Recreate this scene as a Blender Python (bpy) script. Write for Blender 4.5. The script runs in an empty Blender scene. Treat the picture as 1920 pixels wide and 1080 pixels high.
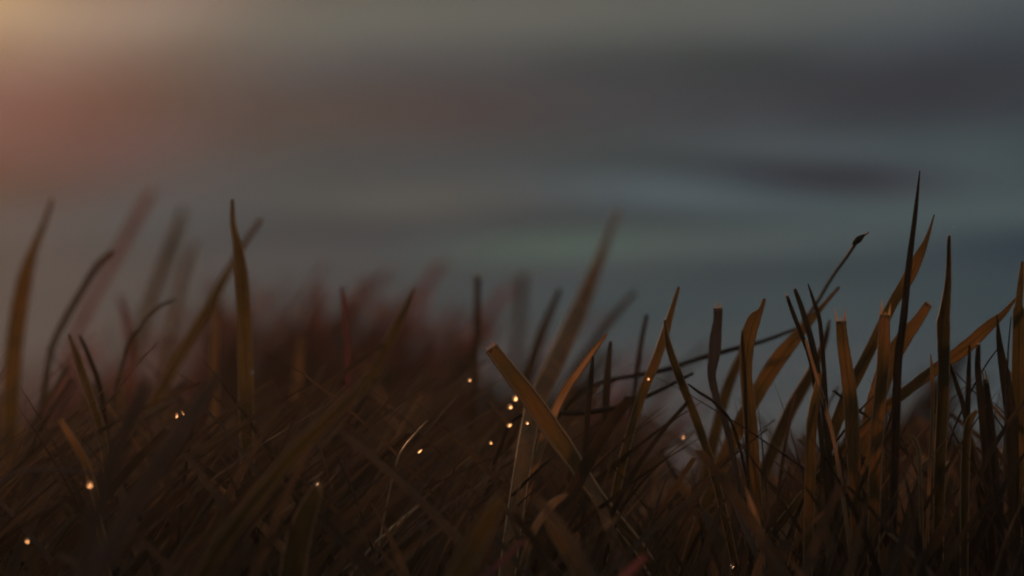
import bpy, bmesh, math, random
import numpy as np
from mathutils import Vector, Matrix
random.seed(7)
rng = np.random.default_rng(11)
R = math.radians
sc = bpy.context.scene
col = sc.collection

# ------------------------------------------------------------------ camera
CAM = Vector((0.0, 0.0, 0.020))
PITCH = R(5.0)
FOCUS = 0.42
LENS = 100.0
cam_d = bpy.data.cameras.new('camera')
cam_d.lens = LENS; cam_d.sensor_width = 36.0
cam_d.clip_start = 0.005; cam_d.clip_end = 4000
cam_d.dof.use_dof = True
cam_d.dof.focus_distance = 0.424
cam_d.dof.aperture_fstop = 16.0
cam = bpy.data.objects.new('camera', cam_d)
cam.location = CAM
cam.rotation_euler = (R(90) + PITCH, 0, 0)
col.objects.link(cam)
sc.camera = cam
FWD = Vector((0, math.cos(PITCH), math.sin(PITCH)))
UP = Vector((0, -math.sin(PITCH), math.cos(PITCH)))
RIGHT = Vector((1, 0, 0))
PX = 36.0 / LENS / 1920.0

def at(px, py, Y):
    d = FWD + RIGHT * ((px - 960) * PX) + UP * ((540 - py) * PX)
    return CAM + d * (Y / d.y)

def project(p):
    v = p - CAM
    f = v.dot(FWD)
    return 960 + v.dot(RIGHT) / f / PX, 540 - v.dot(UP) / f / PX

# ------------------------------------------------------------------ colour management, sampling
sc.view_settings.view_transform = 'Standard'
sc.view_settings.look = 'None'
sc.view_settings.exposure = 0.0
sc.view_settings.gamma = 1.0
sc.render.engine = 'CYCLES'
sc.cycles.use_denoising = True
sc.cycles.filter_width = 2.0
sc.cycles.max_bounces = 8
sc.cycles.transparent_max_bounces = 8
sc.cycles.sample_clamp_indirect = 6.0
sc.cycles.caustics_reflective = False
sc.cycles.caustics_refractive = False

# ------------------------------------------------------------------ world: dusk sky with a broken cloud deck
SUN_AZ, SUN_EL = -13.5, 13.0            # degrees left of the view axis, above the horizon
world = bpy.data.worlds.new('World')
sc.world = world
world.use_nodes = True
nt = world.node_tree
nt.nodes.clear()
L = nt.links

def val(x):
    return x
def M(op, a, b=None, c=None):
    n = nt.nodes.new('ShaderNodeMath'); n.operation = op
    for i, v in enumerate((a, b, c)):
        if v is None: continue
        if isinstance(v, (int, float)): n.inputs[i].default_value = v
        else: L.new(v, n.inputs[i])
    return n.outputs[0]
def add(*a):
    r = a[0]
    for b in a[1:]: r = M('ADD', r, b)
    return r
def mul(a, b): return M('MULTIPLY', a, b)
def comb(x, y, z):
    n = nt.nodes.new('ShaderNodeCombineXYZ')
    for i, v in enumerate((x, y, z)):
        if isinstance(v, (int, float)): n.inputs[i].default_value = v
        else: L.new(v, n.inputs[i])
    return n.outputs[0]

tc = nt.nodes.new('ShaderNodeTexCoord')
sep = nt.nodes.new('ShaderNodeSeparateXYZ')
L.new(tc.outputs['Generated'], sep.inputs[0])
dx, dy, dz = sep.outputs
az = mul(M('ARCTAN2', dx, dy), 57.29578)
el = mul(M('ARCSINE', dz), 57.29578)

# angle to the sun
sd = Vector((math.sin(R(SUN_AZ)) * math.cos(R(SUN_EL)), math.cos(R(SUN_AZ)) * math.cos(R(SUN_EL)), math.sin(R(SUN_EL))))
dot = add(mul(dx, sd.x), mul(dy, sd.y), mul(dz, sd.z))
ang = mul(M('ARCCOSINE', M('MINIMUM', dot, 1.0)), 57.29578)

def noise(vec, scale, detail=2.0, rough=0.5, dist=0.0):
    n = nt.nodes.new('ShaderNodeTexNoise')
    n.inputs['Scale'].default_value = scale
    n.inputs['Detail'].default_value = detail
    n.inputs['Roughness'].default_value = rough
    n.inputs['Distortion'].default_value = dist
    L.new(vec, n.inputs['Vector'])
    return n.outputs[0]
# long flat cloud streaks (stretched along the horizon)
n1 = noise(comb(mul(az, 0.10), mul(el, 0.62), 3.7), 1.0, 3.0, 0.5, 0.4)
n2 = noise(comb(mul(az, 0.25), mul(el, 1.5), 9.1), 1.0, 2.0, 0.5, 0.3)
streak = add(mul(M('SUBTRACT', n1, 0.5), 0.022), mul(M('SUBTRACT', n2, 0.5), 0.030))

# the separate banks and gaps of this evening: az, el, half length, half height (deg), slope, then what each adds in red, green, blue
BANKS = [
    (3.0, 8.75, 5.5, 0.75, 0.08, 0.0079, 0.0005, -0.0008) ,
    (9.5, 8.9, 4.5, 1.0, 0.05, -0.0088, -0.0215, -0.0233) ,
    (-2.5, 8.5, 3.2, 0.7, 0.05, 0.0172, -0.0022, -0.0083) ,
    (6.2, 7.15, 3.0, 0.26, -0.06, -0.045, -0.0627, -0.0627) ,
    (-2.5, 7.55, 2.6, 0.35, 0, -0.0042, -0.0007, 0.0007) ,
    (9.0, 7.8, 3, 0.35, 0, 0.0104, 0.0161, 0.0135) ,
    (3.5, 6.95, 2.6, 0.3, -0.05, 0.0367, 0.0564, 0.063) ,
    (8.8, 6.55, 3.2, 0.35, 0, 0.0274, 0.0378, 0.0321) ,
    (-1.8, 6.75, 2.4, 0.42, 0.04, 0.0338, 0.0283, 0.0158) ,
    (-4, 6.12, 3.4, 0.26, 0.04, -0.0201, -0.0169, -0.0132) ,
    (3, 6.28, 3.2, 0.2, -0.02, -0.0069, -0.007, -0.0089) ,
    (1, 5.83, 2.4, 0.24, 0.05, 0.0277, 0.0553, 0.0294) ,
    (5.5, 5.9, 3, 0.26, 0.03, 0.0354, 0.04, 0.0337) ,
    (4.6, 5.35, 4.5, 0.3, 0.02, -0.0084, -0.0072, -0.0083) ,
    (10, 5.8, 2.5, 0.3, 0.03, -0.0215, -0.0217, -0.0171) ,
    (0, 10.6, 9, 0.85, 0.03, 0.0677, 0.0596, 0.0371) ,
    (9, 10.7, 5, 0.55, 0.05, 0.023, 0.0209, 0.0211) ,
    (-6, 9.4, 4, 0.5, 0.08, 0.0131, 0.0033, 0.0083) ,
    (-8, 6.5, 3.5, 0.9, 0, -0.0086, 0.0099, 0.0146) ,
    (-9.5, 8.2, 3.6, 1.3, 0, 0.0476, 0.0024, 0.0081) ,
    (-5, 7.9, 3.2, 1.2, 0.05, -0.0042, 0.0053, 0.0016) ,
    (0, 4.6, 8, 0.6, 0, -0.0105, -0.0025, -0.0031) ,
    (9.5, 7.2, 2.2, 0.3, 0, 0.0162, 0.0213, 0.0193) ,
    (4.5, 9.6, 2.6, 0.3, 0.1, -0.0133, -0.0131, -0.0197) ,
    (8.5, 9.9, 3, 0.25, 0.06, 0.0158, 0.0133, 0.0185) ,
    (2, 7.75, 2.4, 0.35, -0.05, 0.0009, 0.0046, -0.0019) ,
    (5.5, 7.75, 2.2, 0.35, -0.05, 0.0254, 0.028, 0.0303) ,
    (7.2, 7.05, 1.6, 0.18, -0.06, 0.0042, -0.0084, -0.0037) ,
    (-9.5, 7.0, 2.2, 0.5, 0, -0.0094, -0.0153, -0.0166) ,
    (-9.5, 9.9, 2.2, 0.6, 0, -0.0363, -0.0253, -0.017) ,
    (-10.8, 10.6, 2.0, 0.8, 0, 0.2112, 0.1631, 0.1069) ,
    (-10.8, 8.7, 2.2, 0.8, 0, -0.0019, 0.0027, 0.0167) ,
    (-8, 10.3, 3.0, 0.9, 0.25, 0.1394, 0.1006, 0.0814) ,
    (-7.5, 9.0, 3.2, 0.8, 0.25, 0.0007, -0.0036, -0.015) ,
    (-4.5, 9.9, 3.0, 0.8, 0.2, 0.0109, 0.0215, 0.0204) ,
]

BASE = [(0.0345, 0.0605, 0.0733), (0.9302, 0.4347, 0.0101), (0.0753, 0.0038, -0.0021), (-0.004, -0.029, -0.0397)]
glow = [M('EXPONENT', mul(ang, -1 / s_)) for s_ in (2.2, 5.5, 16.0)]
# unseen overhead brightness, added above the view to lift the dark grass
up_ = nt.nodes.new('ShaderNodeMapRange'); up_.interpolation_type = 'SMOOTHSTEP'
L.new(el, up_.inputs[0]); up_.inputs[1].default_value = 16.0; up_.inputs[2].default_value = 60.0
chans = []
for c in range(3):
    r_ = add(streak, BASE[0][c], mul(up_.outputs[0], (0.30, 0.262, 0.245)[c]))
    for g_, k_ in zip(glow, BASE[1:]):
        r_ = add(r_, mul(g_, k_[c]))
    chans.append(r_)
for (a0, e0, sa, se, tilt, ar, ag, ab_) in BANKS:
    da = M('SUBTRACT', az, a0)
    de = M('SUBTRACT', M('SUBTRACT', el, e0), mul(da, tilt))
    q = add(M('POWER', M('ABSOLUTE', M('DIVIDE', da, sa)), 2.0), M('POWER', M('ABSOLUTE', M('DIVIDE', de, se)), 2.0))
    e_ = M('EXPONENT', mul(q, -1.0))
    for c, k_ in enumerate((ar, ag, ab_)):
        chans[c] = add(chans[c], mul(e_, k_))
cr, cg, cb = (M('MAXIMUM', v, 0.012) for v in chans)
cc = nt.nodes.new('ShaderNodeCombineColor')
STR = 0.10
for i, v in enumerate((cr, cg, cb)):
    L.new(M('MULTIPLY', v, 1 / STR), cc.inputs[i])
sky = nt.nodes.new('ShaderNodeTexSky')
sky.sky_type = 'NISHITA'
sky.sun_disc = False
sky.sun_elevation = R(SUN_EL)
sky.sun_rotation = R(SUN_AZ)
mix = nt.nodes.new('ShaderNodeMix'); mix.data_type = 'RGBA'
mix.inputs[0].default_value = 0.997      # an almost closed cloud deck under the clear sky
L.new(sky.outputs[0], mix.inputs[6])
L.new(cc.outputs[0], mix.inputs[7])
bg = nt.nodes.new('ShaderNodeBackground')
bg.inputs['Strength'].default_value = STR
L.new(mix.outputs[2], bg.inputs['Color'])
wo = nt.nodes.new('ShaderNodeOutputWorld')
L.new(bg.outputs[0], wo.inputs['Surface'])

# ------------------------------------------------------------------ the low sun behind the grass, beyond the upper left corner
sun_d = bpy.data.lights.new('sun', 'SUN')
sun_d.energy = 2.0
sun_d.angle = R(4.0)         # veiled by thin cloud
sun_d.color = (1.0, 0.48, 0.21)
sun = bpy.data.objects.new('sun', sun_d)
sun.rotation_euler = (-sd).to_track_quat('-Z', 'Y').to_euler()
sun.location = sd * 5
col.objects.link(sun)

# ------------------------------------------------------------------ materials
def new_mat(name):
    m = bpy.data.materials.new(name); m.use_nodes = True
    t = m.node_tree; t.nodes.clear()
    return m, t

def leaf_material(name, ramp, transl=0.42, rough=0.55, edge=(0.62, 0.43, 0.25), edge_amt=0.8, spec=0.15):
    m, t = new_mat(name)
    N = t.nodes.new; K = t.links.new
    out = N('ShaderNodeOutputMaterial')
    uv = N('ShaderNodeUVMap'); uv.uv_map = 'UVMap'
    at_ = N('ShaderNodeAttribute'); at_.attribute_name = 'tone'
    mp = N('ShaderNodeMapping'); mp.inputs['Scale'].default_value = (7.0, 1.2, 1.0)
    K(uv.outputs[0], mp.inputs[0])
    # parallel veins along the leaf
    nz = N('ShaderNodeTexNoise'); nz.inputs['Scale'].default_value = 3.0; nz.inputs['Detail'].default_value = 3.0
    K(mp.outputs[0], nz.inputs['Vector'])
    # blotches: dry and green patches
    geo = N('ShaderNodeNewGeometry')
    nb = N('ShaderNodeTexNoise'); nb.inputs['Scale'].default_value = 130.0; nb.inputs['Detail'].default_value = 3.0
    K(geo.outputs['Position'], nb.inputs['Vector'])
    s1 = N('ShaderNodeMath'); s1.operation = 'MULTIPLY_ADD'
    K(nb.outputs[0], s1.inputs[0]); s1.inputs[1].default_value = 0.8; s1.inputs[2].default_value = -0.42
    s2 = N('ShaderNodeMath'); s2.operation = 'ADD'
    K(at_.outputs['Fac'], s2.inputs[0]); K(s1.outputs[0], s2.inputs[1])
    cr_ = N('ShaderNodeValToRGB')
    els = cr_.color_ramp.elements
    while len(els) < len(ramp): els.new(0.5)
    for e, (p, c) in zip(els, ramp): e.position = p; e.color = (*c, 1)
    K(s2.outputs[0], cr_.inputs[0])
    vm = N('ShaderNodeMath'); vm.operation = 'MULTIPLY_ADD'
    K(nz.outputs[0], vm.inputs[0]); vm.inputs[1].default_value = 1.3; vm.inputs[2].default_value = 0.35
    mv = N('ShaderNodeMix'); mv.data_type = 'RGBA'; mv.blend_type = 'MULTIPLY'; mv.inputs[0].default_value = 1.0
    K(cr_.outputs[0], mv.inputs[6]); K(vm.outputs[0], mv.inputs[7])
    # pale margins: partly dry edge, partly rim light put into the colour
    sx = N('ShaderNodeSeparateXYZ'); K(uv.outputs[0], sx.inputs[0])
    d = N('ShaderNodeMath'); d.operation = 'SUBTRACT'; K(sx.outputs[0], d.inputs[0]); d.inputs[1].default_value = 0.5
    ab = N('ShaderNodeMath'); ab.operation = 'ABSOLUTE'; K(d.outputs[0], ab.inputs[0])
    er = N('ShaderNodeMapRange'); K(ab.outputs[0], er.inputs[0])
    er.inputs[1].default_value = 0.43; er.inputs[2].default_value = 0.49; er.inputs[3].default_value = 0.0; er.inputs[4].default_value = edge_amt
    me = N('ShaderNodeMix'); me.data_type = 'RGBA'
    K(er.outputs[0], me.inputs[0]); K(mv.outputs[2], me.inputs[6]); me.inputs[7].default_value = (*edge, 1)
    pb = N('ShaderNodeBsdfPrincipled')
    pb.inputs['Roughness'].default_value = rough
    pb.inputs['Specular IOR Level'].default_value = spec
    K(me.outputs[2], pb.inputs['Base Color'])
    bp = N('ShaderNodeBump'); bp.inputs['Strength'].default_value = 0.5; bp.inputs['Distance'].default_value = 0.00015
    K(nz.outputs[0], bp.inputs['Height']); K(bp.outputs[0], pb.inputs['Normal'])
    tr = N('ShaderNodeBsdfTranslucent'); K(me.outputs[2], tr.inputs['Color'])
    mx = N('ShaderNodeMixShader'); mx.inputs[0].default_value = transl
    K(pb.outputs[0], mx.inputs[1]); K(tr.outputs[0], mx.inputs[2])
    K(mx.outputs[0], out.inputs['Surface'])
    return m

RAMP = [(0.0, (0.022, 0.017, 0.010)), (0.3, (0.044, 0.036, 0.013)), (0.55, (0.080, 0.055, 0.018)), (0.8, (0.18, 0.090, 0.030)), (1.0, (0.32, 0.18, 0.095))]
M_LEAF = leaf_material('grass_leaf', RAMP, 0.5)
M_MASS = leaf_material('lawn_leaf', [(0.0, (0.026, 0.019, 0.015)), (0.4, (0.070, 0.047, 0.032)), (0.75, (0.12, 0.074, 0.043)), (1.0, (0.26, 0.15, 0.08))], 0.30, 0.75, edge_amt=0.12, spec=0.08)
M_RED = leaf_material('red_glow_leaf', [(0.0, (0.075, 0.030, 0.036)), (0.5, (0.15, 0.055, 0.065)), (1.0, (0.24, 0.09, 0.095))], 0.5, 0.7, edge_amt=0.1, spec=0.08)  # reddish tone, with the warm glow on far grass put into it
M_DARK = leaf_material('dark_stem', [(0.0, (0.022, 0.017, 0.014)), (0.5, (0.040, 0.028, 0.019)), (1.0, (0.08, 0.055, 0.033))], 0.15, 0.8, edge=(0.12, 0.08, 0.045), edge_amt=0.4, spec=0.04)
M_GREY = leaf_material('grey_leaf', [(0.0, (0.045, 0.034, 0.029)), (0.5, (0.09, 0.068, 0.060)), (1.0, (0.15, 0.11, 0.095))], 0.13, 0.6, edge_amt=0.25)  # grey-brown leaf tone
M_WET = leaf_material('wet_stem', [(0.0, (0.18, 0.11, 0.06)), (1.0, (0.45, 0.30, 0.17))], 0.35, 0.2, edge_amt=0.3, spec=0.8)

def fibre_material():
    m, t = new_mat('frayed_fibre'); N = t.nodes.new; K = t.links.new
    out = N('ShaderNodeOutputMaterial'); pb = N('ShaderNodeBsdfPrincipled'); tr = N('ShaderNodeBsdfTranslucent'); mx = N('ShaderNodeMixShader')
    g = N('ShaderNodeNewGeometry'); nz = N('ShaderNodeTexNoise'); nz.inputs['Scale'].default_value = 900
    K(g.outputs['Position'], nz.inputs['Vector'])
    cr_ = N('ShaderNodeValToRGB'); cr_.color_ramp.elements[0].color = (0.22, 0.13, 0.06, 1); cr_.color_ramp.elements[1].color = (0.50, 0.34, 0.20, 1)
    K(nz.outputs[0], cr_.inputs[0]); K(cr_.outputs[0], pb.inputs['Base Color']); K(cr_.outputs[0], tr.inputs['Color'])
    pb.inputs['Roughness'].default_value = 0.5
    mx.inputs[0].default_value = 0.5
    K(pb.outputs[0], mx.inputs[1]); K(tr.outputs[0], mx.inputs[2]); K(mx.outputs[0], out.inputs['Surface'])
    return m
M_FIBRE = fibre_material()

def dew_material(name, r0, r1, tint=(0.95, 0.93, 0.90)):
    m, t = new_mat(name); N = t.nodes.new; K = t.links.new
    out = N('ShaderNodeOutputMaterial'); pb = N('ShaderNodeBsdfPrincipled')
    nz = N('ShaderNodeTexNoise'); nz.inputs['Scale'].default_value = 1500
    g = N('ShaderNodeNewGeometry'); K(g.outputs['Position'], nz.inputs['Vector'])
    mr = N('ShaderNodeMapRange'); K(nz.outputs[0], mr.inputs[0]); mr.inputs[3].default_value = r0; mr.inputs[4].default_value = r1
    K(mr.outputs[0], pb.inputs['Roughness'])
    pb.inputs['Base Color'].default_value = (*tint, 1)
    pb.inputs['Transmission Weight'].default_value = 1.0
    pb.inputs['IOR'].default_value = 1.33
    K(pb.outputs[0], out.inputs['Surface'])
    return m
M_DEW = dew_material('clear_dew', 0.12, 0.20)
M_DEW_SOFT = dew_material('sun_tinted_dew', 0.5, 0.62, (0.95, 0.80, 0.64))  # warm tint puts the orange sunlight into the drop colour

def ground_material():
    m, t = new_mat('soil'); N = t.nodes.new; K = t.links.new
    out = N('ShaderNodeOutputMaterial'); pb = N('ShaderNodeBsdfPrincipled')
    g = N('ShaderNodeNewGeometry')
    nz = N('ShaderNodeTexNoise'); nz.inputs['Scale'].default_value = 60; nz.inputs['Detail'].default_value = 8
    nl = N('ShaderNodeTexNoise'); nl.inputs['Scale'].default_value = 1.3; nl.inputs['Detail'].default_value = 4
    K(g.outputs['Position'], nz.inputs['Vector']); K(g.outputs['Position'], nl.inputs['Vector'])
    cr_ = N('ShaderNodeValToRGB'); cr_.color_ramp.elements[0].color = (0.020, 0.014, 0.010, 1); cr_.color_ramp.elements[1].color = (0.075, 0.05, 0.032, 1)
    K(nz.outputs[0], cr_.inputs[0])
    mx = N('ShaderNodeMix'); mx.data_type = 'RGBA'; K(nl.outputs[0], mx.inputs[0]); K(cr_.outputs[0], mx.inputs[6]); mx.inputs[7].default_value = (0.04, 0.036, 0.016, 1)
    K(mx.outputs[2], pb.inputs['Base Color']); pb.inputs['Roughness'].default_value = 0.95
    b = N('ShaderNodeBump'); b.inputs['Distance'].default_value = 0.004; K(nz.outputs[0], b.inputs['Height']); K(b.outputs[0], pb.inputs['Normal'])
    K(pb.outputs[0], out.inputs['Surface'])
    return m
M_SOIL = ground_material()

# ------------------------------------------------------------------ helpers
def link_mesh(name, verts, faces, mat, uvs=None, tone=None, loc=None, parent=None, smooth=True):
    me = bpy.data.meshes.new(name)
    me.from_pydata([tuple(v) for v in verts], [], faces)
    me.materials.append(mat)
    if smooth:
        me.polygons.foreach_set('use_smooth', [True] * len(me.polygons))
    if uvs is not None:
        ul = me.uv_layers.new(name='UVMap')
        vi = np.empty(len(me.loops), dtype=np.int32); me.loops.foreach_get('vertex_index', vi)
        ul.data.foreach_set('uv', np.asarray(uvs, dtype=np.float32)[vi].ravel())
    if tone is not None:
        a = me.attributes.new('tone', 'FLOAT', 'POINT')
        a.data.foreach_set('value', np.asarray(tone, dtype=np.float32))
    me.update()
    o = bpy.data.objects.new(name, me)
    if loc is not None: o.location = loc
    if parent is not None: o.parent = parent
    col.objects.link(o)
    return o

def tag(o, label=None, cat=None, group=None, kind=None):
    if label: o['label'] = label
    if cat: o['category'] = cat
    if group: o['group'] = group
    if kind: o['kind'] = kind

def spline(pts, sub):
    """Catmull-Rom through tuples of numbers."""
    P = [np.array(p, float) for p in pts]
    P = [2 * P[0] - P[1]] + P + [2 * P[-1] - P[-2]]
    out = []
    for i in range(1, len(P) - 2):
        for k in range(sub):
            t = k / sub
            a, b, c, d = P[i - 1], P[i], P[i + 1], P[i + 2]
            out.append(0.5 * ((2 * b) + (c - a) * t + (2 * a - 5 * b + 4 * c - d) * t * t + (3 * b - a - 3 * c + d) * t ** 3))
    out.append(P[-2])
    return out

# ------------------------------------------------------------------ ground
def build_ground():
    S = 40.0
    v, f = [], []
    xs = [-S, -15, -6, -2, -0.8, -0.3, 0, 0.3, 0.8, 2, 6, 15, S]
    for y in xs:
        for x in xs:
            v.append((x, y, 0.0))
    n = len(xs)
    for j in range(n - 1):
        for i in range(n - 1):
            f.append((j * n + i, j * n + i + 1, (j + 1) * n + i + 1, (j + 1) * n + i))
    o = link_mesh('ground', v, f, M_SOIL)
    tag(o, 'dark soil ground under the grass', 'ground', kind='structure')
build_ground()

# ------------------------------------------------------------------ single blades
U5 = (-1.0, -0.55, 0.0, 0.55, 1.0)

def sweep(path, widths, roll, fold, thick, base, round_=False, seed=0):
    """path: Vectors tip -> base. Solid leaf with a V fold and thickened margins, or a round stem."""
    rr = random.Random(seed)
    verts, faces, uvs = [], [], []
    n = len(path)
    length = 0.0
    n5 = 8 if round_ else 5
    mar = []
    for i in range(n):
        a, b = path[max(i - 1, 0)], path[min(i + 1, n - 1)]
        t = (b - a).normalized()
        if i: length += (path[i] - path[i - 1]).length
        view = (path[i] - CAM).normalized()
        side = t.cross(view).normalized()
        nrm = side.cross(t).normalized()
        r_ = roll + 0.22 * math.sin(i * 0.3 + seed)
        w = widths[i] / 2
        if round_:
            for k in range(8):
                q = 2 * math.pi * k / 8
                verts.append(path[i] + side * (w * math.cos(q)) + nrm * (w * math.sin(q)) - base)
                uvs.append((k / 8, length * 60))
        else:
            wd = side * math.cos(r_) + nrm * math.sin(r_)
            nd = nrm * math.cos(r_) - side * math.sin(r_)
            ww = w / max(0.35, math.cos(r_)) * (1 + rr.uniform(-0.04, 0.04))
            for u in U5:
                verts.append(path[i] + wd * (u * ww) + nd * (fold * ww * abs(u)) - base)
                uvs.append((0.5 + u * 0.43, length * 60))
            mar.append((path[i] - wd * ww + nd * (fold * ww) - base, path[i] + wd * ww + nd * (fold * ww) - base, wd, nd, min(thick * 0.45, ww * 0.4), length))
        if i:
            o0, o1 = (i - 1) * n5, i * n5
            for k in range(n5 if round_ else 4):
                k2 = (k + 1) % n5
                faces.append((o0 + k, o0 + k2, o1 + k2, o1 + k))
    if round_:
        faces.append(tuple(range(8)))
        faces.append(tuple(reversed(range((n - 1) * 8, n * 8))))
    else:
        for e in (0, 1):
            st_ = len(verts)
            for i, m in enumerate(mar):
                c, wd, nd, rad = m[e], m[2], m[3], m[4]
                for (p, q) in ((1, 0), (0, 1), (-1, 0), (0, -1)):
                    verts.append(c + wd * (p * rad) + nd * (q * rad)); uvs.append((float(e), m[5] * 60))
                if i:
                    for k in range(4):
                        k2 = (k + 1) % 4
                        o0, o1 = st_ + (i - 1) * 4, st_ + i * 4
                        faces.append((o0 + k, o0 + k2, o1 + k2, o1 + k))
            faces.append((st_, st_ + 1, st_ + 2, st_ + 3))
    return verts, faces, uvs

GROUP = 'grass plants standing out of the lawn'
HID = [0]
def blade(label, Y, pts, kind='point', mat=None, tone=0.5, roll=None, name='leaf', fold=0.25, thick=0.00022, midrib=False, cat='grass blade', Yb=None, curve=1.0):
    """pts: (px, py, width px) from the tip down; the blade then runs on to the ground."""
    HID[0] += 1
    sd_ = HID[0]
    rr = random.Random(sd_ * 31)
    if roll is None: roll = rr.uniform(-0.6, 0.6)
    if Y > 0.44: Y = 0.44 + (Y - 0.44) * 2.5
    elif Y < 0.405: Y = 0.405 - (0.405 - Y) * 2.2
    Yb = Y if Yb is None else Yb
    mat = mat or M_LEAF
    s = spline(pts, 6)
    path, wid = [], []
    for i, (px, py, w) in enumerate(s):
        yy = Y + (Yb - Y) * i / max(1, len(s) - 1)
        path.append(at(px, py, yy)); wid.append(max(1.2, w * 0.77) * PX * yy)
    # run on to the ground, the foot turning upright
    end = path[-1]; d = (path[-1] - path[-4]).normalized()
    if end.z > 0.002:
        steps = 7
        h = end.z + 0.0015
        slope = Vector((d.x, d.y, 0)) / max(0.35, -d.z) if d.z < 0 else Vector((d.x, d.y, 0)) * 2
        for k in range(1, steps + 1):
            t = k / steps
            path.append(end + slope * (h * (t - 0.32 * t * t)) * 0.8 + Vector((0, 0, -h * t)))
            wid.append(wid[len(s) - 1] * (1 - 0.25 * t))
    base = Vector((path[-1].x, path[-1].y, 0.0))
    v, f, uv = sweep(path, wid, roll, fold, thick, base, name == 'stem', sd_)
    tn = [tone] * len(v)
    root = bpy.data.objects.new('grass_plant' if name == 'leaf' else 'dry_stalk', None)
    root.empty_display_size = 0.004
    root.location = base
    col.objects.link(root)
    tag(root, label, cat, GROUP if name == 'leaf' else None)
    o = link_mesh(name, v, f, mat, uv, tn, parent=root)
    # frayed, mown end: a part of its own
    if kind in ('cut', 'fork'):
        a = path[0]; t = (path[0] - path[2]).normalized()
        side = t.cross((a - CAM).normalized()).normalized()
        nrm = side.cross(t)
        wd = -(side * math.cos(roll) + nrm * math.sin(roll))
        ww = wid[0] / 2 / max(0.35, math.cos(roll))
        nd = nrm * math.cos(roll) - side * math.sin(roll)
        fv, ff = [], []
        slant = rr.uniform(-0.5, 0.5) if kind == 'cut' else 0.0
        nf = max(5, int(2 * ww / 0.00016))
        for k in range(nf):
            u = -1 + 2 * (k + 0.5) / nf
            ln = rr.uniform(0.10, 0.75) ** 1.5 * 0.0014 + (slant * u + abs(slant)) * ww
            if kind == 'fork' and abs(u) > 0.72: ln = rr.uniform(1.6, 2.6) * 0.0011
            hw = ww / nf * 0.95
            if kind == 'fork' and abs(u) > 0.72: hw *= 3.0
            b0 = a - t * 0.0005 + wd * (u * ww) + nd * (fold * ww * abs(u)) - base
            tip = b0 + t * (ln + 0.0005) + wd * rr.uniform(-1, 1) * hw * 1.2 + nd * rr.uniform(-1, 1) * 0.00012
            i0 = len(fv)
            tw = nd * rr.uniform(-0.3, 0.3) * hw
            fv += [b0 - wd * hw - tw, b0 + wd * hw + tw, b0 + (tip - b0) * 0.55 + wd * hw * 0.6, tip, b0 + (tip - b0) * 0.55 - wd * hw * 0.6]
            ff += [(i0, i0 + 1, i0 + 2, i0 + 3, i0 + 4)]
        link_mesh('frayed_tip', fv, ff, M_FIBRE, parent=root, smooth=False)
    if midrib:
        mw = [w * 0.06 for w in wid]
        off = []
        for i, p in enumerate(path):
            a, b = path[max(i - 1, 0)], path[min(i + 1, len(path) - 1)]
            t = (b - a).normalized(); view = (p - CAM).normalized()
            side = t.cross(view).normalized(); nrm = side.cross(t).normalized()
            r_ = roll + 0.25 * math.sin(i * 0.35 + sd_)
            nd = nrm * math.cos(r_) - side * math.sin(r_)
            sgn = -1 if nd.dot(view) > 0 else 1
            off.append(p + nd * (sgn * thick * 0.9))
        v2, f2, uv2 = sweep(off[1:], mw[1:], 0, 0, thick, base, True, sd_)
        link_mesh('midrib', v2, f2, mat, uv2, [min(1, tone + 0.22)] * len(v2), parent=o)
    return o

def node_on(stem, px, py, Y, w, h, tilt, name='stem_node', mat=None):
    """a swelling on a stem: a lathe-like bead, child of the stem"""
    c = at(px, py, Y) - stem.parent.location
    ax = (RIGHT * math.sin(tilt) + UP * math.cos(tilt)).normalized()
    e1 = ax.cross(FWD).normalized(); e2 = ax.cross(e1)
    v, f = [], []
    prof = [(-1, 0.25), (-0.6, 0.75), (-0.1, 1.0), (0.35, 0.8), (0.75, 0.45), (1, 0.12)]
    for (t, r_) in prof:
        for k in range(8):
            q = k / 8 * 2 * math.pi
            v.append(c + ax * (t * h * PX * Y / 2) + (e1 * math.cos(q) + e2 * math.sin(q)) * (r_ * w * PX * Y / 2))
    for i in range(len(prof) - 1):
        for k in range(8):
            k2 = (k + 1) % 8
            f.append((i * 8 + k, i * 8 + k2, i * 8 + 8 + k2, i * 8 + 8 + k))
    f.append(tuple(range(8))); f.append(tuple(range((len(prof) - 1) * 8, len(prof) * 8)))
    return link_mesh(name, v, f, mat or M_DARK, [(0.5, 0.5)] * len(v), [0.4] * len(v), parent=stem)

#HEROES#

# ---- right: the sharp blades against the sky
blade('tallest dark needle like blade, its point the highest in the grass', 0.42, [(1725, 320, 2), (1717, 400, 8), (1704, 500, 12), (1695, 600, 15), (1686, 680, 18), (1680, 800, 18)], mat=M_DARK, tone=0.35, roll=0.3, fold=0.6)
blade('brown leaf crossing behind the tallest dark needle, wide in its middle, finely pointed', 0.428, [(1752, 402, 2), (1738, 448, 9), (1720, 488, 24), (1700, 530, 27), (1672, 575, 23), (1630, 660, 25), (1590, 740, 26)], tone=0.55, roll=0.4, midrib=True)
blade('slim upright blade with blunt dark tip and one bright edge, right of tallest needle', 0.42, [(1779, 442, 6), (1776, 520, 13), (1769, 585, 24), (1767, 610, 30), (1766, 680, 27), (1763, 780, 26), (1760, 900, 26)], kind='cut', tone=0.25, roll=-0.5, fold=0.5, midrib=True)
blade('broad dark tipped blade cut off by the right border of the picture', 0.42, [(1917, 490, 5), (1914, 530, 12), (1911, 570, 16), (1911, 600, 27), (1909, 760, 31), (1906, 950, 30)], tone=0.5, roll=0.2, midrib=True)
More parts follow.
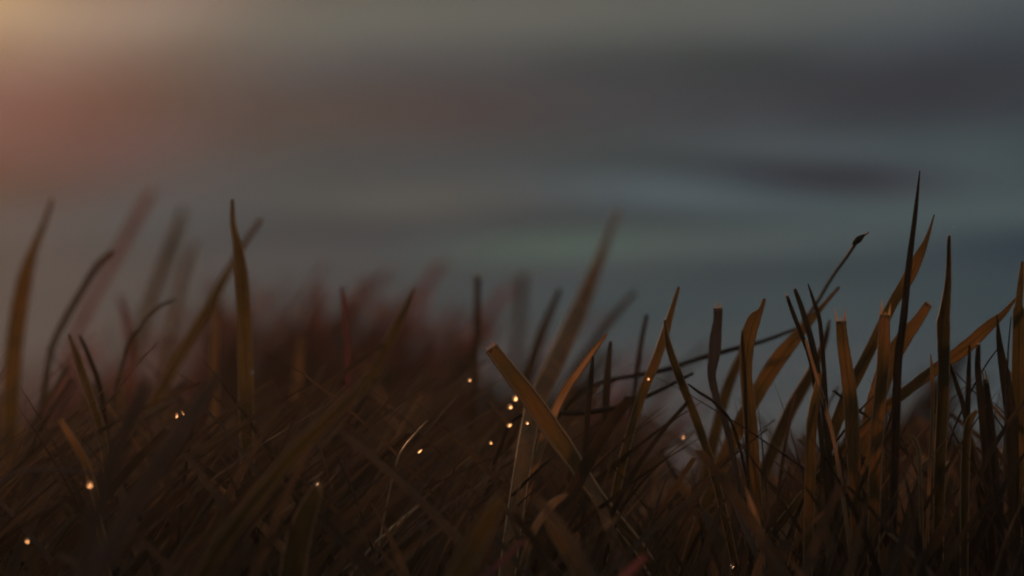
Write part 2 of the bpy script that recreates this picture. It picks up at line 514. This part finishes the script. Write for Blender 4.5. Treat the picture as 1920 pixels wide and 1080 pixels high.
blade('bent brown blade slanting down left from the blade on the right border', 0.425, [(1906, 558, 3), (1880, 590, 13), (1855, 612, 24), (1815, 648, 30), (1780, 675, 27), (1735, 708, 24), (1660, 765, 22)], tone=0.6, roll=0.3, midrib=True)
blade('dark tapering blade under the slanting brown one, beside the blade on right border', 0.418, [(1869, 590, 2), (1874, 645, 12), (1885, 715, 24), (1895, 800, 28), (1900, 930, 26)], mat=M_DARK, tone=0.7, roll=-0.3)
blade('upright orange brown blade mown square with two frayed prongs, left of its mown twin', 0.42, [(1577, 602, 22), (1582, 650, 27), (1590, 710, 31), (1597, 780, 32), (1604, 900, 30)], kind='fork', tone=0.72, roll=0.15, midrib=True)
blade('pale edged blade mown flat on top, in front of the brown leaf by tallest needle', 0.418, [(1659, 590, 22), (1657, 640, 27), (1652, 720, 28), (1645, 800, 30), (1640, 920, 28)], kind='fork', tone=0.7, roll=-0.15, midrib=True)
blade('wide orange blade with a torn blunt end leaning right behind the tallest needle', 0.436, [(1742, 570, 18), (1720, 602, 25), (1695, 635, 36), (1665, 690, 42), (1640, 760, 40)], kind='cut', tone=0.75, roll=0.2)
st = blade('long leaning dark stalk with a knobbed tip pointing up right', 0.425, [(1628, 436, 4), (1610, 449, 8), (1590, 478, 8), (1560, 520, 8), (1530, 570, 9), (1500, 612, 10), (1450, 690, 10), (1400, 780, 10)], mat=M_DARK, tone=0.3, Yb=0.50, name='stem', cat='stalk')
node_on(st, 1610, 449, 0.425, 13, 30, R(50), 'tip_bud')
blade('thicker dark stub leaning left with rounded top, among crossing stubs below the knobbed stalk', 0.419, [(1490, 542, 6), (1504, 580, 10), (1520, 632, 12), (1532, 690, 12), (1545, 770, 12)], mat=M_DARK, tone=0.5, kind='cut')
blade('short thin stub leaning left, leftmost of the crossing stubs below the knobbed stalk', 0.421, [(1475, 555, 6), (1488, 590, 8), (1500, 622, 8), (1520, 680, 9), (1535, 780, 9)], mat=M_DARK, tone=0.6, kind='cut')
blade('finest pointed sprig among the crossing stubs, on the knobbed stalk', 0.421, [(1515, 532, 2), (1524, 560, 6), (1537, 605, 8), (1545, 700, 9)], mat=M_DARK, tone=0.7)
blade('wide olive brown blade leaning right under the crossing stubs, thin soft tip', 0.446, [(1574, 538, 5), (1540, 577, 10), (1502, 622, 24), (1465, 668, 36), (1430, 722, 36), (1380, 810, 34)], tone=0.55, roll=0.2, midrib=True)
blade('brown blade with a shouldered top and a thin leftover spike, left of the crossing stubs', 0.425, [(1434, 560, 6), (1426, 582, 11), (1414, 600, 30), (1403, 640, 33), (1399, 700, 27), (1404, 760, 29), (1412, 850, 30)], tone=0.62, roll=0.15, midrib=True)
blade('hair thin spike standing beside the shouldered brown blade', 0.42, [(1391, 620, 2), (1393, 650, 5), (1397, 720, 6), (1400, 800, 6)], mat=M_DARK, tone=0.4)
blade('grey nicked blade with a square top and a bend, left of the shouldered brown blade', 0.430, [(1346, 578, 19), (1346, 600, 19), (1344, 620, 23), (1341, 645, 27), (1338, 672, 24), (1335, 705, 18), (1345, 750, 15), (1362, 800, 14), (1380, 880, 12)], kind='cut', mat=M_GREY, tone=0.35, roll=0.1)
blade('long dark runner arching nearly level across the blades right of centre', 0.452, [(1500, 614, 8), (1430, 640, 10), (1370, 656, 12), (1300, 676, 12), (1235, 696, 12), (1150, 712, 10), (1090, 735, 9), (1030, 800, 9)], mat=M_DARK, tone=0.5, name='stem', cat='stem')
blade('lower dark runner sagging level below the long arching one', 0.445, [(1300, 700, 7), (1230, 735, 10), (1160, 762, 12), (1080, 775, 12), (1010, 772, 10), (960, 790, 10), (930, 860, 9)], mat=M_DARK, tone=0.4, name='stem', cat='stem')
blade('narrow brown blade with a drawn out point, right of the tall soft centre blade', 0.438, [(1273, 538, 5), (1260, 580, 10), (1246, 625, 18), (1228, 680, 20), (1200, 750, 20), (1170, 850, 20)], tone=0.6)
blade('dark blade leaning left across the narrow brown pointed one', 0.425, [(1246, 600, 4), (1253, 650, 14), (1272, 705, 18), (1302, 780, 18), (1330, 860, 18)], tone=0.25)
blade('thin soft stub with a small hooked top, left of the narrow brown pointed blade', 0.46, [(1213, 590, 7), (1204, 632, 9), (1195, 690, 10), (1186, 770, 11)], mat=M_DARK, tone=0.8)
blade('tall orange blade right of centre fading into a long blurred tip', 0.545, [(1160, 392, 8), (1142, 440, 15), (1120, 500, 26), (1096, 560, 38), (1068, 620, 42), (1038, 690, 42), (1000, 770, 40)], tone=0.74, roll=0.2, Yb=0.45)
blade('small orange lit point leaning right, below the tall blurred centre blade', 0.432, [(1138, 626, 4), (1116, 654, 10), (1090, 690, 15), (1055, 740, 18), (1020, 820, 18)], tone=0.95, roll=0.1)
blade('blurred grey blade leaning right of the tall orange blurred one', 0.51, [(1192, 546, 8), (1152, 592, 15), (1112, 645, 18), (1060, 720, 18)], mat=M_GREY, tone=0.3)
blade('large flat blade mown square with bright edges, leaning left in the centre', 0.416, [(921, 652, 28), (952, 692, 33), (987, 738, 38), (1024, 790, 42), (1064, 845, 38), (1120, 930, 28), (1200, 1030, 26)], kind='cut', tone=0.62, roll=0.12, fold=0.18, thick=0.0005)
blade('upright dark stub with a square soft top standing alone near the centre', 0.485, [(896, 517, 13), (895, 560, 14), (893, 630, 14), (890, 740, 14)], kind='cut', mat=M_DARK, tone=0.8)
blade('very blurred pale stub with a blunt top right of the lone dark stub', 0.60, [(979, 512, 22), (976, 560, 22), (970, 640, 20), (965, 720, 20)], kind='cut', mat=M_GREY, tone=0.4)
blade('blurred dark blade leaning right between the pale stub and the tall orange one', 0.49, [(1050, 542, 9), (1030, 590, 16), (1010, 645, 22), (985, 720, 22)], mat=M_DARK, tone=0.9)
blade('dark lower stub beside the lower runner, with a pointed top', 0.425, [(1112, 668, 4), (1108, 720, 11), (1102, 790, 12), (1098, 880, 12)], mat=M_DARK, tone=0.6)
blade('soft brown stub standing right of the pointed lower stub', 0.445, [(1145, 640, 6), (1140, 700, 14), (1135, 780, 15), (1130, 880, 15)], mat=M_DARK, tone=0.9)

# ---- middle and left: softer blades farther back
blade('dark brown blade with a curved point leaning right, left of the lone dark stub', 0.465, [(777, 538, 4), (760, 580, 15), (735, 632, 21), (700, 700, 23), (655, 790, 24)], tone=0.35)
blade('slender dark point leaning slightly left in front of the reddish clump', 0.462, [(640, 537, 4), (645, 575, 12), (650, 640, 15), (653, 720, 15), (656, 850, 14)], mat=M_RED, tone=0.2)
blade('tall brown leaf with a dark twisted point, highest of the left half', 0.450, [(436, 374, 6), (437, 420, 11), (445, 458, 20), (452, 500, 29), (456, 560, 33), (459, 640, 34), (463, 760, 34), (466, 900, 30)], tone=0.5, roll=0.25, midrib=True)
blade('long straight blade leaning right behind the tall twisted leaf', 0.485, [(490, 410, 10), (460, 455, 12), (425, 515, 19), (390, 580, 26), (350, 645, 26), (300, 735, 26), (225, 860, 26)], tone=0.45)
blade('brown tapering blade near the left border, with a long thin tip', 0.49, [(98, 373, 7), (82, 422, 12), (62, 472, 21), (45, 532, 37), (33, 600, 41), (24, 700, 42), (18, 860, 40)], tone=0.55, roll=0.15)
blade('blurred upper blade leaning right, palest of the left group', 0.60, [(287, 358, 14), (262, 402, 22), (235, 450, 22), (205, 505, 20), (170, 570, 20), (130, 660, 20)], mat=M_RED, tone=0.4)
blade('thin dark bowed blade below the palest blurred one', 0.482, [(210, 470, 9), (180, 502, 14), (150, 550, 14), (120, 602, 14), (96, 660, 14), (80, 760, 14)], mat=M_DARK, tone=1.0)
blade('broad blurred blade left of the tall twisted leaf, its tip fading into the sky', 0.585, [(346, 392, 14), (326, 450, 26), (300, 520, 27), (276, 585, 24), (250, 680, 24)], tone=0.3)
blade('lower blurred blade between the broad blurred one and the tall twisted leaf', 0.59, [(366, 455, 12), (347, 505, 20), (332, 560, 20), (318, 660, 20)], tone=0.4)
blade('hair thin arched blade drooping left, beside the long straight leaning one', 0.46, [(330, 560, 3), (300, 574, 5), (270, 605, 5), (240, 645, 6), (220, 720, 6)], mat=M_DARK, tone=0.7)
blade('dark blurred point leaning left below the broad blurred blade', 0.52, [(222, 552, 5), (238, 600, 17), (246, 660, 19), (252, 760, 18)], mat=M_RED, tone=0.3)
blade('olive blade leaning left at the lower left, beside a thin dark one', 0.45, [(128, 626, 5), (148, 678, 15), (168, 740, 18), (190, 810, 18), (205, 900, 18)], tone=0.5)
blade('thin dark blade touching the right side of the olive leaning one', 0.452, [(150, 628, 4), (166, 664, 9), (186, 722, 10), (200, 800, 10)], mat=M_DARK, tone=0.5)
blade('short upright orange stem under the long straight leaning blade', 0.485, [(406, 566, 8), (403, 640, 14), (401, 760, 14), (400, 860, 14)], tone=0.7)
blade('orange upright blade in front of the reddish clump, left of the slender dark point', 0.50, [(566, 632, 8), (560, 700, 16), (553, 780, 18), (548, 880, 18)], tone=0.75)

# ---- lower part: the blades nearest the lens and the tangle
blade('wide greyish pink blade leaning right in the lower left foreground', 0.372, [(412, 700, 18), (372, 760, 40), (312, 852, 46), (245, 960, 46), (180, 1080, 44)], mat=M_GREY, tone=0.35, roll=0.2)
blade('wide slate coloured blade leaning right, nearest the lower left corner', 0.360, [(275, 715, 20), (238, 800, 32), (202, 900, 36), (172, 1000, 36), (150, 1090, 36)], mat=M_GREY, tone=0.0, roll=-0.2)
blade('long brown foreground blade leaning right below the curved dark brown one', 0.380, [(690, 712, 14), (625, 778, 24), (562, 840, 30), (508, 902, 32), (435, 995, 32), (380, 1080, 32)], tone=0.3, roll=0.2)
blade('blunt greenish foreground blade rising steeply from the bottom border, below the white dew drop', 0.392, [(596, 914, 22), (580, 955, 44), (560, 1010, 56), (545, 1090, 58)], tone=0.4, roll=0.1, kind='cut')
blade('olive foreground blade with a reddish point leaning right at the bottom centre', 0.372, [(942, 930, 10), (917, 970, 38), (886, 1030, 44), (850, 1090, 44)], tone=0.4, roll=0.15)
blade('small red brown pointed leaf lying nearly level, right of the olive bottom blade', 0.398, [(1064, 926, 4), (1035, 946, 15), (1005, 985, 14), (985, 1040, 14)], tone=0.85)
blade('orange leaning left blade at the bottom, below the small red brown leaf', 0.390, [(1022, 972, 8), (1046, 1010, 21), (1080, 1062, 25), (1100, 1110, 25)], tone=0.7)
blade('reddish blurred tip poking up from the bottom border, right of centre', 0.380, [(1210, 1042, 12), (1182, 1070, 19), (1150, 1100, 22)], tone=0.95, mat=M_RED)
blade('brightly glinting wet straw lying slantwise in the lower middle', 0.416, [(786, 948, 5), (755, 974, 9), (725, 1000, 8), (700, 1022, 6), (670, 1060, 6)], mat=M_WET, tone=0.9, name='stem', cat='stem')
blade('dull pink tip leaning right left of the olive bottom blade, almost at the border', 0.388, [(982, 1012, 12), (945, 1048, 14), (905, 1085, 14)], tone=0.85, mat=M_RED)
blade('level grey stem near the left border at the height of the soft orange dew drop', 0.388, [(186, 892, 6), (150, 885, 9), (92, 881, 10), (32, 886, 10), (-20, 920, 10)], mat=M_GREY, tone=0.4, name='stem', cat='stem')
blade('short olive stub leaning left above the soft orange dew drop', 0.398, [(114, 788, 10), (134, 822, 15), (162, 872, 15), (180, 940, 15)], tone=0.7, kind='cut')
blade('fine pale straw slanting in the middle of the tangle, left of the flat mown blade', 0.42, [(802, 788, 3), (772, 822, 6), (750, 852, 6), (735, 900, 6)], mat=M_WET, tone=0.8, name='stem', cat='stem')
blade('short orange torn blade low in the right half, standing clear of its neighbours', 0.412, [(1400, 920, 6), (1412, 960, 17), (1424, 1010, 17), (1430, 1080, 14)], tone=0.95, kind='cut', roll=0.1)
blade('greenish grey thin blade leaning left beside the short orange torn one', 0.412, [(1368, 915, 4), (1388, 968, 11), (1418, 1036, 12), (1440, 1090, 12)], mat=M_GREY, tone=0.6)
blade('curled orange rimmed blade under the crossing stubs', 0.414, [(1538, 700, 8), (1530, 760, 20), (1524, 830, 24), (1520, 920, 24)], tone=0.65, roll=0.9)
blade('bright edged wiry blade running down right under the crossing stubs', 0.412, [(1510, 636, 4), (1530, 700, 7), (1548, 765, 8), (1564, 828, 7), (1580, 920, 7)], tone=1.0, name='leaf', roll=0.5)
blade('small orange curl low between the mown pair and the slim blunt blade', 0.412, [(1705, 815, 4), (1716, 828, 9), (1723, 855, 8), (1726, 920, 8)], tone=0.95)
blade('olive upright blade with a rounded bend beneath the slanting brown one', 0.412, [(1832, 770, 6), (1818, 790, 16), (1812, 830, 20), (1810, 900, 20)], tone=0.6)
blade('thin dark stick left of the pair beneath the slanting brown blade', 0.418, [(1818, 648, 4), (1816, 710, 9), (1814, 790, 10), (1812, 900, 10)], mat=M_DARK, tone=0.4)
blade('ragged dark stick with a pale tip beneath the slanting brown blade', 0.418, [(1834, 646, 8), (1833, 690, 12), (1839, 750, 15), (1846, 830, 16)], mat=M_DARK, tone=0.6, kind='cut')
blade('short jagged dark stub right of the pale tipped stick', 0.416, [(1848, 712, 10), (1855, 770, 18), (1864, 850, 18)], mat=M_DARK, tone=0.5, kind='fork')
blade('fine dark spike leaning on the left side of the slim blunt blade', 0.415, [(1745, 664, 2), (1748, 700, 6), (1748, 780, 6), (1744, 860, 6)], tone=0.8)
blade('bluish wire thin blade between the dark tapering one and the right border', 0.418, [(1896, 594, 2), (1891, 650, 3), (1888, 720, 4), (1884, 820, 4)], mat=M_GREY, tone=0.3)
blade('thin twig slanting across the gap left of the dark tapering blade', 0.422, [(1872, 652, 2), (1855, 675, 4), (1838, 702, 4), (1815, 745, 5), (1790, 800, 5)], mat=M_DARK, tone=0.4, name='stem', cat='stem')
blade('dark stick leaning left out of the gap right of the slim blunt blade', 0.42, [(1780, 680, 5), (1795, 725, 8), (1806, 760, 9), (1820, 830, 9)], mat=M_DARK, tone=0.5)
blade('dark broad blade leaning right between the olive brown one and the mown pair', 0.45, [(1555, 600, 4), (1545, 640, 14), (1520, 700, 24), (1480, 770, 28), (1440, 860, 28)], tone=0.2)
blade('dusky blade leaning right beneath the shouldered one, blurred by distance', 0.455, [(1395, 650, 8), (1380, 690, 20), (1362, 740, 24), (1340, 820, 24)], tone=0.3)
blade('dark thread like stem curving down from the nicked grey blade', 0.43, [(1290, 720, 4), (1310, 735, 7), (1340, 755, 7), (1370, 790, 7), (1390, 850, 7)], mat=M_DARK, tone=0.5, name='stem', cat='stem')

# ------------------------------------------------------------------ dew
DROPS = []
def dew(label, px, py, Y, w, h=None, tilt=0.0):
    h = h or w
    if 'white' not in label: w, h = w * 0.66, h * 0.8
    c = at(px, py, Y); DROPS.append((c, max(w, h) * PX * Y / 2))
    ax = (RIGHT * math.sin(tilt) + UP * math.cos(tilt)); e1 = ax.cross(FWD).normalized(); e2 = ax.cross(e1)
    rw, rh = w * PX * Y / 2, h * PX * Y / 2
    v, f = [], []
    NR, NS = 9, 14
    v.append(-ax * rh)
    for i in range(1, NR):
        t = -math.cos(math.pi * i / NR)
        r_ = math.sin(math.pi * i / NR) * (1 - 0.22 * t)
        for k in range(NS):
            q = 2 * math.pi * k / NS
            v.append(ax * (t * rh) + (e1 * math.cos(q) + e2 * math.sin(q)) * (r_ * rw))
    v.append(ax * rh)
    for k in range(NS):
        f.append((0, 1 + (k + 1) % NS, 1 + k))
    for i in range(NR - 2):
        for k in range(NS):
            a = 1 + i * NS + k; b = 1 + i * NS + (k + 1) % NS
            f.append((a, b, b + NS, a + NS))
    last = len(v) - 1
    for k in range(NS):
        f.append((last, last - NS + k, last - NS + (k + 1) % NS))
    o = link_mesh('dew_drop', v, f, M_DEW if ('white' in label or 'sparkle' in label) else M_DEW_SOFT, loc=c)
    tag(o, label, 'dew drop', 'dew drops glinting in the grass')
    return o
dew('brilliant white elongated dew drop above the blunt greenish foreground blade', 595, 902, 0.414, 9, 20, R(15))
dew('small sharp white dew drop near the bottom border, left of the short orange torn blade', 1374, 1061, 0.418, 6, 12, R(30))
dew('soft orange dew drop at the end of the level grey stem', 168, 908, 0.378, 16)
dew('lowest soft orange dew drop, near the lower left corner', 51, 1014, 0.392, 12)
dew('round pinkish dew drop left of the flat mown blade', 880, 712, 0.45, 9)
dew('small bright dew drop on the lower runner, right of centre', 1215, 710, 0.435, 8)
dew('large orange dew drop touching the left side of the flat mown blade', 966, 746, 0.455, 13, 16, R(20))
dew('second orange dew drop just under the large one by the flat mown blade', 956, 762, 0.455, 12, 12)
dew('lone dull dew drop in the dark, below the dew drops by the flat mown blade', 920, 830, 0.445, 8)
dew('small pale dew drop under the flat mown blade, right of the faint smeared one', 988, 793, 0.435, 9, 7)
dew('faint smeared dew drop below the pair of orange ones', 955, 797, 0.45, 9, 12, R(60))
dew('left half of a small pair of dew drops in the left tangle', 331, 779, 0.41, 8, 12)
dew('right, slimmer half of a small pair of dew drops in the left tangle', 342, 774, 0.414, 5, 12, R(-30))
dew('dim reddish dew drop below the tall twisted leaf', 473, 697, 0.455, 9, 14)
dew('tiny sparkle floating free beside the blunt tip of the slim bright edged blade', 1787, 426, 0.42, 3, 6, R(30))
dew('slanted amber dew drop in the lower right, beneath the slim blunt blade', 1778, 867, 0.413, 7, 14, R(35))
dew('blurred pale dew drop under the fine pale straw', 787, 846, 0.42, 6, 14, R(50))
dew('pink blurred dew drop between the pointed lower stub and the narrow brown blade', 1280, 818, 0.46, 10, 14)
dew('bright bead sitting on the glinting wet straw', 745, 982, 0.414, 7, 12, R(55))

# ------------------------------------------------------------------ the mass of the lawn
def mass(name, roots, heights, lean, bend, width, tones, mat, segs=6, base=None):
    """many curved V-folded leaves in one mesh"""
    n = len(roots)
    t = np.linspace(0, 1, segs + 1)
    P = np.zeros((n, segs + 1, 3))
    P[:, :, 0] = roots[:, None, 0] + lean[:, None, 0] * heights[:, None] * t + bend[:, None, 0] * heights[:, None] * t ** 2.2
    P[:, :, 1] = roots[:, None, 1] + lean[:, None, 1] * heights[:, None] * t + bend[:, None, 1] * heights[:, None] * t ** 2.2
    P[:, :, 2] = heights[:, None] * (t - 0.10 * t ** 3) / 0.90
    # nothing grows right in front of a drop that gleams through the grass
    keep = np.ones(n, bool)
    for c, r_ in DROPS:
        c = np.array(c); Q = P - c
        for dirv, reach in ((np.array(CAM) - c, 1.0), (np.array(sd), 9.0)):
            dirv = dirv / np.linalg.norm(dirv)
            al = Q @ dirv
            dist = np.linalg.norm(Q - al[..., None] * dirv, axis=-1)
            keep &= ~((al > -0.0005) & (al < reach) & (dist < r_ + width[:, None] * 0.5 + 0.0008)).any(1)
    P, heights, width, tones = P[keep], heights[keep], width[keep], tones[keep]
    n = len(P)
    ph = rng.uniform(0, 2 * math.pi, n)
    wd = np.stack([np.cos(ph), np.sin(ph), np.zeros(n)], 1)
    nd = np.stack([-np.sin(ph), np.cos(ph), np.zeros(n)], 1)
    cut = rng.random(n) < 0.25
    prof = np.where(cut[:, None], 0.7 + 0.3 * (1 - t)[None] ** 0.5, np.clip((1 - t[None] ** 2.2), 0.04, 1)) * (0.65 + 0.35 * np.minimum(1, t * 3))[None]
    w = width[:, None] * prof / 2
    V = np.zeros((n, segs + 1, 3, 3))
    V[:, :, 0] = P - wd[:, None] * w[..., None] + nd[:, None] * (w * 0.35)[..., None]
    V[:, :, 1] = P
    V[:, :, 2] = P + wd[:, None] * w[..., None] + nd[:, None] * (w * 0.35)[..., None]
    V = V.reshape(-1, 3)
    uv = np.zeros((n, segs + 1, 3, 2)); uv[..., 0] = (np.array([0, .5, 1]))[None, None]; uv[..., 1] = (t * 4)[None, :, None] + ph[:, None, None]
    b0 = (np.arange(n) * (segs + 1) * 3)[:, None, None] + (np.arange(segs) * 3)[None, :, None] + np.arange(2)[None, None]
    F = np.stack([b0, b0 + 1, b0 + 4, b0 + 3], -1).reshape(-1, 4)
    tn = np.repeat(tones, (segs + 1) * 3)
    me = bpy.data.meshes.new(name)
    if base is not None: V = V - np.array(base)
    me.vertices.add(len(V)); me.vertices.foreach_set('co', V.astype(np.float32).ravel())
    me.loops.add(F.size); me.loops.foreach_set('vertex_index', F.astype(np.int32).ravel())
    me.polygons.add(len(F)); me.polygons.foreach_set('loop_start', np.arange(0, F.size, 4, dtype=np.int32))
    me.update(calc_edges=True)
    ul = me.uv_layers.new(name='UVMap'); ul.data.foreach_set('uv', uv.reshape(-1, 2)[F.ravel()].astype(np.float32).ravel())
    a = me.attributes.new('tone', 'FLOAT', 'POINT'); a.data.foreach_set('value', tn.astype(np.float32))
    me.polygons.foreach_set('use_smooth', [True] * len(F))
    me.materials.append(mat); me.validate()
    o = bpy.data.objects.new(name, me)
    if base is not None: o.location = base
    col.objects.link(o)
    return o

# how high the lawn stands, by bearing from the path (degrees), as the height of its tips above the path in degrees
LINE_AZ = np.array([-60, -14, -10.2, -8, -6.5, -5.0, -3.5, -1.5, 0.0, 1.5, 2.65, 3.5, 4.5, 6.0, 8.0, 9.2, 10.2, 14, 60])
LINE_EL = np.array([3.4, 3.4, 3.5, 3.2, 3.4, 3.9, 4.0, 3.8, 3.4, 2.7, 1.7, 2.0, 2.2, 2.7, 2.6, 2.4, 2.7, 3.0, 3.2])
def lawn(y0, y1, n, spread, wmin, wmax, lo, hi, elmul=1.0, amin=None):
    y = y0 * (y1 / y0) ** rng.random(n)
    half = spread * y + 0.03
    x = rng.uniform(-1, 1, n) * half
    a = np.degrees(np.arctan2(x, y))
    # wind-combed to the right on the left side, upright on the right side
    comb_ = np.interp(a, [-10, -4, 1, 4, 10], [0.55, 0.75, 0.45, 0.12, 0.05])
    away = rng.random(n) < 0.22
    dirx = np.where(away, -0.35 - comb_ * 0.3, comb_)
    leanx = dirx + rng.normal(0, 0.25, n)
    bendx = np.sign(leanx) * np.abs(rng.normal(0.10, 0.14, n))
    lean = np.stack([leanx, rng.normal(0, 0.14, n)], 1)
    bend = np.stack([bendx, rng.normal(0, 0.10, n)], 1)
    e = np.interp(a, LINE_AZ, LINE_EL) * elmul
    cap = 0.020 + np.tan(np.radians(e)) * y
    h = np.minimum(cap * rng.uniform(lo, hi, n), 0.085 + 0.02 * rng.random(n))
    x = x - leanx * h * 0.6
    res = (np.stack([x, y], 1), h, lean, bend, rng.uniform(wmin, wmax, n), np.clip(rng.normal(0.42, 0.25, n), 0, 1))
    if amin is not None: res = tuple(v[a > amin] for v in res)
    return res

parts = [lawn(0.350, 0.40, 260, 0.40, 0.0009, 0.0024, 0.40, 0.80),
         lawn(0.410, 0.46, 900, 0.40, 0.0004, 0.0012, 0.60, 1.06, 1.15, 1.5),
         lawn(0.40, 0.47, 1000, 0.40, 0.0008, 0.0028, 0.45, 0.97),
         lawn(0.40, 0.55, 350, 0.42, 0.0003, 0.0008, 0.50, 1.12),
         lawn(0.41, 0.52, 400, 0.42, 0.0005, 0.0014, 0.60, 1.02),
         lawn(0.47, 0.70, 2700, 0.45, 0.0010, 0.0032, 0.5, 1.02),
         lawn(0.70, 1.6, 4500, 0.6, 0.0014, 0.0036, 0.5, 0.95, 0.9),
         lawn(1.6, 7.0, 6000, 0.7, 0.002, 0.005, 0.6, 1.0, 0.6)]
cat_ = [np.concatenate([p[i] for p in parts]) for i in range(6)]
o = mass('lawn_grass', *cat_, M_MASS, 8)
tag(o, 'tangled dark brown mass of lawn grass filling the lower half', 'grass', kind='stuff')

def tuft(label, px, py, Y, rad, n, hvar, mat, tone=0.4):
    tip = at(px, py, Y); base = (tip.x, tip.y, 0.0)
    r_ = rad * np.sqrt(rng.random(n)); q = rng.uniform(0, 2 * math.pi, n)
    roots = np.stack([tip.x - 0.18 * tip.z + r_ * np.cos(q), tip.y + 0.5 * r_ * np.sin(q)], 1)
    h = tip.z * (1 - hvar * (r_ / rad) ** 2) * rng.uniform(0.62, 1.04, n)
    lean = np.stack([rng.normal(0.12, 0.16, n), rng.normal(0, 0.12, n)], 1)
    bend = np.stack([rng.normal(0.12, 0.18, n), rng.normal(0, 0.15, n)], 1)
    o = mass('grass_tuft', roots, h, lean, bend, rng.uniform(0.0025, 0.005, n), np.clip(rng.normal(tone, 0.2, n), 0, 1), mat, 6, base)
    tag(o, label, 'grass tuft', 'blurred tufts standing behind the sharp grass')
tuft('dark blurred tuft with the highest flat top, right beside the tall twisted leaf', 545, 508, 0.92, 0.0165, 300, 0.10, M_RED, 0.02)
tuft('dark red blurred tuft left of the slender curved brown blade', 735, 508, 0.95, 0.0200, 210, 0.14, M_RED, 0.35)
tuft('low dark blurred tuft around the foot of the lone dark stub', 920, 598, 0.85, 0.060, 230, 0.3, M_DARK)
tuft('small dark blurred tuft in the gap right of the tallest needle', 1715, 665, 0.80, 0.028, 170, 0.4, M_DARK)
tuft('reddish brown blurred tuft between the broad blurred blade and the tall twisted leaf', 365, 570, 1.00, 0.022, 120, 0.2, M_RED)
tuft('dim reddish blurred tuft behind the foot of the bowed dark blade', 190, 600, 1.05, 0.030, 110, 0.3, M_RED)
tuft('brownish blurred tuft at the left border behind the long tipped blade', 20, 570, 1.00, 0.030, 110, 0.3, M_RED)
tuft('thin reddish blurred tuft behind the foot of the tall orange blade', 1130, 640, 0.90, 0.040, 150, 0.4, M_RED)

# ------------------------------------------------------------------ thin mist added to stand in for the warm lens veil
def build_haze():
    x, z0, z1 = 45.0, -1.0, 0.15
    v = [(-x, -x, z0), (x, -x, z0), (x, x, z0), (-x, x, z0), (-x, -x, z1), (x, -x, z1), (x, x, z1), (-x, x, z1)]
    f = [(0, 3, 2, 1), (4, 5, 6, 7), (0, 1, 5, 4), (1, 2, 6, 5), (2, 3, 7, 6), (3, 0, 4, 7)]
    m, t = new_mat('haze')
    out = t.nodes.new('ShaderNodeOutputMaterial'); pv = t.nodes.new('ShaderNodeVolumePrincipled')
    pv.inputs['Color'].default_value = (0.95, 0.93, 0.92, 1)
    pv.inputs['Density'].default_value = 0.0095
    pv.inputs['Anisotropy'].default_value = 0.72
    t.links.new(pv.outputs[0], out.inputs['Volume'])
    o = link_mesh('haze', v, f, m, smooth=False)
    tag(o, 'added thin mist making the warm veil over the grass', 'haze', kind='stuff')
build_haze()
